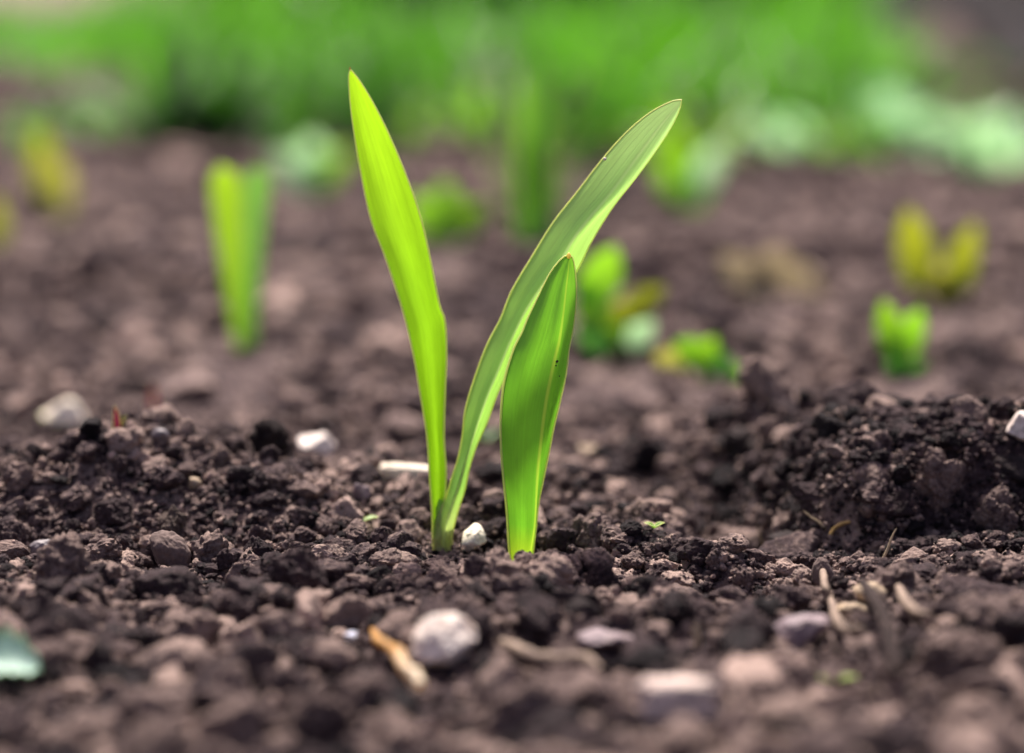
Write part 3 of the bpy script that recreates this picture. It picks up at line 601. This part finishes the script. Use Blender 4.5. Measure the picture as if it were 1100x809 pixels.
# ------------------------------------------------------------------ turf and plants beyond the bed
def grass(name, spots, mat, label, kind='stuff'):
    Vs, Fs, U, W, off = [], [], [], [], 0; nseg = 6
    for (n, cx, cy, rx, ry, h0, h1, wd, spread) in spots:
        x = rng.uniform(cx - rx, cx + rx, n); y = rng.uniform(cy - ry, cy + ry, n)
        d = y + .61; patch = n2(x, y, .34, 51, 2); gap = n2(x, y, .22, 57, 2)
        keep = (heap(x, y) < .05) & ~((x < -.098 * d + .05 * patch) & (y > 2.35)) & (gap > -.28) & (y > 1.02 + .12 * n2(x, y * 0, .25, 59))
        x, y, patch = x[keep], y[keep], patch[keep]; n = len(x)
        z = H(x, y); az = rng.uniform(0, 6.28, n); hh = rng.uniform(h0, h1, n) * (1 - .62 * sstep(.115, .15, -x / (y + .61)) - .7 * sstep(.115, .14, x / (y + .61))); ln = rng.uniform(.05, spread, n); dr = rng.uniform(.2, 1.1, n); ww = wd * rng.uniform(.6, 1.3, n)
        fx, fy = np.sin(az), np.cos(az); P = np.stack([x, y, z - .005], -1); a = ln.copy(); rows = []
        wa = rng.uniform(0, 6.28, n); sx, sy = np.cos(wa), np.sin(wa)
        for i in range(nseg):
            t = i / (nseg - 1); hw = ww / 2 * max(.02, min(1, .5 + t) * (1 - t ** 2.5))
            o_ = np.stack([sx * hw, sy * hw, 0 * hw], -1); rows.append(np.stack([P - o_, P + o_], 1))
            a = a + dr / (nseg - 1); P = P + np.stack([fx * np.sin(a), fy * np.sin(a), np.cos(a)], -1) * (hh / (nseg - 1))[:, None]
        B = np.stack(rows, 1)                                                   # n x seg x 2 x 3
        Vs.append(B.reshape(-1, 3)); k = nseg * 2
        f = np.array([[2 * i, 2 * i + 1, 2 * i + 3, 2 * i + 2] for i in range(nseg - 1)])
        Fs.append((f[None] + (off + np.arange(n) * k)[:, None, None]).reshape(-1, 4)); off += n * k
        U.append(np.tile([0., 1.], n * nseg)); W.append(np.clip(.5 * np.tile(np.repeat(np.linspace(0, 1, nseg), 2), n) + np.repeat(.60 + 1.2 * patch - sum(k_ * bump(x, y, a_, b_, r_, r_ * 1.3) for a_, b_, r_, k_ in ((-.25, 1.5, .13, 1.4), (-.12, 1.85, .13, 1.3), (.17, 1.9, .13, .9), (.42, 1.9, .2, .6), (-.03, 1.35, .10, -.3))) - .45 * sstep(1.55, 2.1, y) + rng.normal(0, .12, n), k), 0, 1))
    me = mesh_np(name, np.concatenate(Vs), np.concatenate(Fs), mat, {'lu': np.concatenate(U), 'lv': np.concatenate(W)}, smooth=True)
    return tag(link(name, me), label, kind=kind)
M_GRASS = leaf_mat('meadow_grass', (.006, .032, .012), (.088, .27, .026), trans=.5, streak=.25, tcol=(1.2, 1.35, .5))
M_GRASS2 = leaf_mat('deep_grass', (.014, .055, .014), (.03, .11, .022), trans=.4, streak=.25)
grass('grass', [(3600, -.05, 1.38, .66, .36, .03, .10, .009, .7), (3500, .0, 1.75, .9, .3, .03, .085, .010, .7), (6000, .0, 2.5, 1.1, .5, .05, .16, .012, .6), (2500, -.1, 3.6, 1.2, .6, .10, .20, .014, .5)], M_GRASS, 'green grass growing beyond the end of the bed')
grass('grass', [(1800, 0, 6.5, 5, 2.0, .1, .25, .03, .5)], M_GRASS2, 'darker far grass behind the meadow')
def sheet(name, x0, x1, y0, y1, n, lift, mat, label):
    a, b = np.meshgrid(np.linspace(x0, x1, n), np.linspace(y0, y1, n)); a = a + .06 * n2(b, a * 0, .5, 61)
    idx = np.arange(n * n).reshape(n, n); Fq = np.stack([idx[:-1, :-1], idx[:-1, 1:], idx[1:, 1:], idx[1:, :-1]], -1).reshape(-1, 4)
    return tag(link(name, mesh_np(name, np.stack([a, b, H(a, b) + lift], -1).reshape(-1, 3), Fq, mat, smooth=True)), label, kind='structure')
M_HEAP = soil_mat('damp_heap_soil', (.006, .0045, .007), (.012, .009, .013), (.028, .021, .026), 'noise', 200.0)
sheet('mound', .30, .80, 1.3, 2.6, 90, .010, M_HEAP, 'damp dark earth heap beyond the bed')
sheet('path', -1.6, -.33, 2.45, 4.6, 60, .012, soil_mat('dry_path', (.16, .12, .10), (.30, .225, .19), (.42, .33, .29), 'noise', 120.0), 'pale dry earth path beyond the grass')
GG = 'plants in the grass beyond the bed'
def tuft(px, py, nbl, hpx, wpx, spread, mat, label, name='grass_tuft', cat='tuft', broad=.16):
    p = hit(px, py); root = tag(empty(name, p), label, cat, GG); r = random.Random(int(px * 7 + py))
    cs = []
    for k in range(nbl):
        az = r.uniform(0, 360); cs.append(blade_curves((r.uniform(-.3, .3) * mm(wpx, p), r.uniform(-.3, .3) * mm(wpx, p), -.004), R(az), mm(hpx, p) * r.uniform(.6, 1.1), mm(hpx, p) * broad * r.uniform(.7, 1.3), R(r.uniform(3, spread)), R(r.uniform(10, 70)), n=6))
    Vs = []
    for c in cs: link('leaf', leaf_mesh('leaf', c, [mat, mat], nv=10, per=2, rim=.0002), root)
    return root
tuft(212, 158, 80, 120, 110, 42, M_GRASS2, 'dark green bushy tuft behind the far green shoot', broad=.26)
tuft(90, 150, 26, 80, 110, 65, M_GRASS, 'mid green tuft above the far yellow shoot')
tuft(400, 112, 26, 95, 60, 35, M_GRASS2, 'dark tuft high behind the upright yellow-green blade', broad=.2)
tuft(470, 152, 30, 85, 140, 70, M_LIME, 'bright lime tuft between the two tall blades')
tuft(330, 150, 24, 64, 100, 75, M_GB, 'bright green tuft left of the upright yellow-green blade')
tuft(640, 172, 24, 110, 80, 45, M_GRASS, 'mid green tuft behind the tall narrow weed')
tuft(745, 178, 26, 110, 90, 55, M_GB, 'bright tuft behind the tip of the leaning blade')
tuft(845, 165, 22, 72, 70, 65, M_MINT, 'pale mint leafy plant right of the leaning blade', 'leafy_plant', 'plant', .42)
tuft(915, 172, 26, 80, 110, 65, M_LIME, 'lime green tuft beside the pale mint plant')
tuft(1000, 160, 22, 76, 90, 70, M_MINT, 'pale mint leafy plant below the dark earth heap', 'leafy_plant', 'plant', .42)
tuft(1080, 190, 22, 76, 90, 70, M_MINT, 'pale mint leafy plant at the picture edge', 'leafy_plant', 'plant', .42)
tuft(955, 152, 26, 84, 80, 65, M_MINT, 'pale mint leafy plant between the lime tuft and the earth heap', 'leafy_plant', 'plant', .42)
tuft(1035, 176, 26, 84, 90, 65, M_MINT, 'pale mint leafy plant standing between two pale plants before the earth heap', 'leafy_plant', 'plant', .42)
tuft(960, 180, 20, 40, 120, 75, M_GRASS, 'low mid green tuft in front of the pale plants')

# ------------------------------------------------------------------ loose crumbs: what nobody could count
def scatter(name, parts, mat, label):
    Vs, Fs, Ts, off, grains = [], [], [], 0, []
    for (n, y0, y1, s0, s1, power, lod, sink, *xl) in parts:
        y = rng.uniform(y0, y1, n); half = (y + .61) * .176 * 1.28 + .02
        x = rng.uniform(xl[0], xl[1], n) if xl else rng.uniform(-1, 1, n) * half
        u = rng.random(n); s = (s0 ** (1 - power) + u * (s1 ** (1 - power) - s0 ** (1 - power))) ** (1 / (1 - power)) / 2
        keep = np.ones(n, bool)
        for (a, b, c) in EXC: keep &= ~((np.hypot(x - a, y - b) < c + .6 * s) & (s > min(.0011, c * .5)))
        x, y, s = x[keep], y[keep], s[keep]; n = len(x)
        z = H(x, y) + s * sink
        pick = rng.integers(0, len(LIB[lod]), n); Rm = rotmats(n, rng)
        sq = np.stack([s * rng.uniform(.8, 1.25, n), s * rng.uniform(.8, 1.25, n), s * rng.uniform(.7, 1.0, n)], -1)
        dry = .05 * sstep(.10, .35, y) - .03 * (1 - sstep(-.10, -.05, y)) - .18 * ((x > .045) & (y > .0) & (y < .07))  # far crumbs paler as dry; east bank's shade painted in as darker tint
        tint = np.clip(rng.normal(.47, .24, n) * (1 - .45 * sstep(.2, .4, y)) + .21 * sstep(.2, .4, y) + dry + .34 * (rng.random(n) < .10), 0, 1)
        for k in range(len(LIB[lod])):
            sel = np.where(pick == k)[0]
            if not len(sel): continue
            P, Fk = LIB[lod][k]
            W = np.einsum('nij,vj->nvi', Rm[sel], P) * sq[sel][:, None, :]
            W += np.stack([x[sel], y[sel], z[sel]], -1)[:, None, :]
            if lod >= 3 and y1 <= .12:
                cc, vv = rng.integers(0, len(sel), len(sel) * (12 if lod == 4 else 3)), None
                vv = rng.integers(0, len(P), len(cc)); q = W[cc, vv]; up = (q[:, 2] > z[sel][cc] - .1 * s[sel][cc]) & (np.abs(q[:, 1]) < .1)
                grains.append(q[up])
            nv = len(P)
            Vs.append(W.reshape(-1, 3).astype(np.float32))
            Fs.append((Fk[None] + (off + np.arange(len(sel)) * nv)[:, None, None]).reshape(-1, 3).astype(np.int32))
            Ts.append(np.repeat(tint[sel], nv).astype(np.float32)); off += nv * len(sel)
    G = np.concatenate(grains); gs = rng.uniform(.00022, .00062, len(G)); gp = rng.integers(0, len(LIB[2]), len(G)); Rm = rotmats(len(G), rng)
    for k in range(len(LIB[2])):
        sel = np.where(gp == k)[0]; P, Fk = LIB[2][k]; W = np.einsum('nij,vj->nvi', Rm[sel], P) * gs[sel][:, None, None] + G[sel][:, None, :]
        Vs.append(W.reshape(-1, 3).astype(np.float32)); Fs.append((Fk[None] + (off + np.arange(len(sel)) * len(P))[:, None, None]).reshape(-1, 3).astype(np.int32))
        Ts.append(np.repeat(np.clip(rng.normal(.5, .25, len(sel)), 0, 1), len(P)).astype(np.float32)); off += len(P) * len(sel)
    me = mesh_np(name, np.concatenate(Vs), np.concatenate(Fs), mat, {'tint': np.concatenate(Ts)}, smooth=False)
    o = link(name, me); tag(o, label, kind='stuff'); return o
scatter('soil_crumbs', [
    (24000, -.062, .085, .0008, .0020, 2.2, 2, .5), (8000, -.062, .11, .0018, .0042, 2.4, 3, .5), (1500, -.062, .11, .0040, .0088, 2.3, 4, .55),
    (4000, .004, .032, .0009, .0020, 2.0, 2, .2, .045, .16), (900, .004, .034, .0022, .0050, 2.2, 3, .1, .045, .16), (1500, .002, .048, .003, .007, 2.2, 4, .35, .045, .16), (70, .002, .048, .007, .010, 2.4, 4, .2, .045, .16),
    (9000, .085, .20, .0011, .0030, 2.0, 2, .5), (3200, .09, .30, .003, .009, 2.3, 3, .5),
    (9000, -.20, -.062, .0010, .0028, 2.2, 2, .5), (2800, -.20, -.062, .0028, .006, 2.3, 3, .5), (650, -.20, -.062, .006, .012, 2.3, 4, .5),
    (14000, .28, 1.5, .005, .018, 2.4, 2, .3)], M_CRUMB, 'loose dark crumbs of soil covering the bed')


# ------------------------------------------------------------------ single clods strewn over the bed
taken = list(EXC)
cnt = 0
while cnt < 210:
    y = random.uniform(-.18, .10); half = (y + .61) * .176 * 1.05
    x = random.uniform(-half, half)
    s = .0028 * (1 - random.random()) ** (-.42); s = min(s, .0075) * (1.15 if y < -.06 else 1)
    if math.hypot(x + .015, y - .012) < .010 + s or math.hypot(x - .003, y) < .009 + s: continue
    if any(math.hypot(x - a, y - b) < (s + c) * .85 for a, b, c in taken): continue
    taken.append((x, y, s)); cnt += 1
    o = link('soil_clod', CL[random.randrange(len(CL))], loc=(x, y, H1(x, y) + s * .25)); o.rotation_euler = euler_r()
    o.scale = [s * random.uniform(.85, 1.25) for _ in range(3)]
    tag(o, zone(x, y), 'clod', GRP)
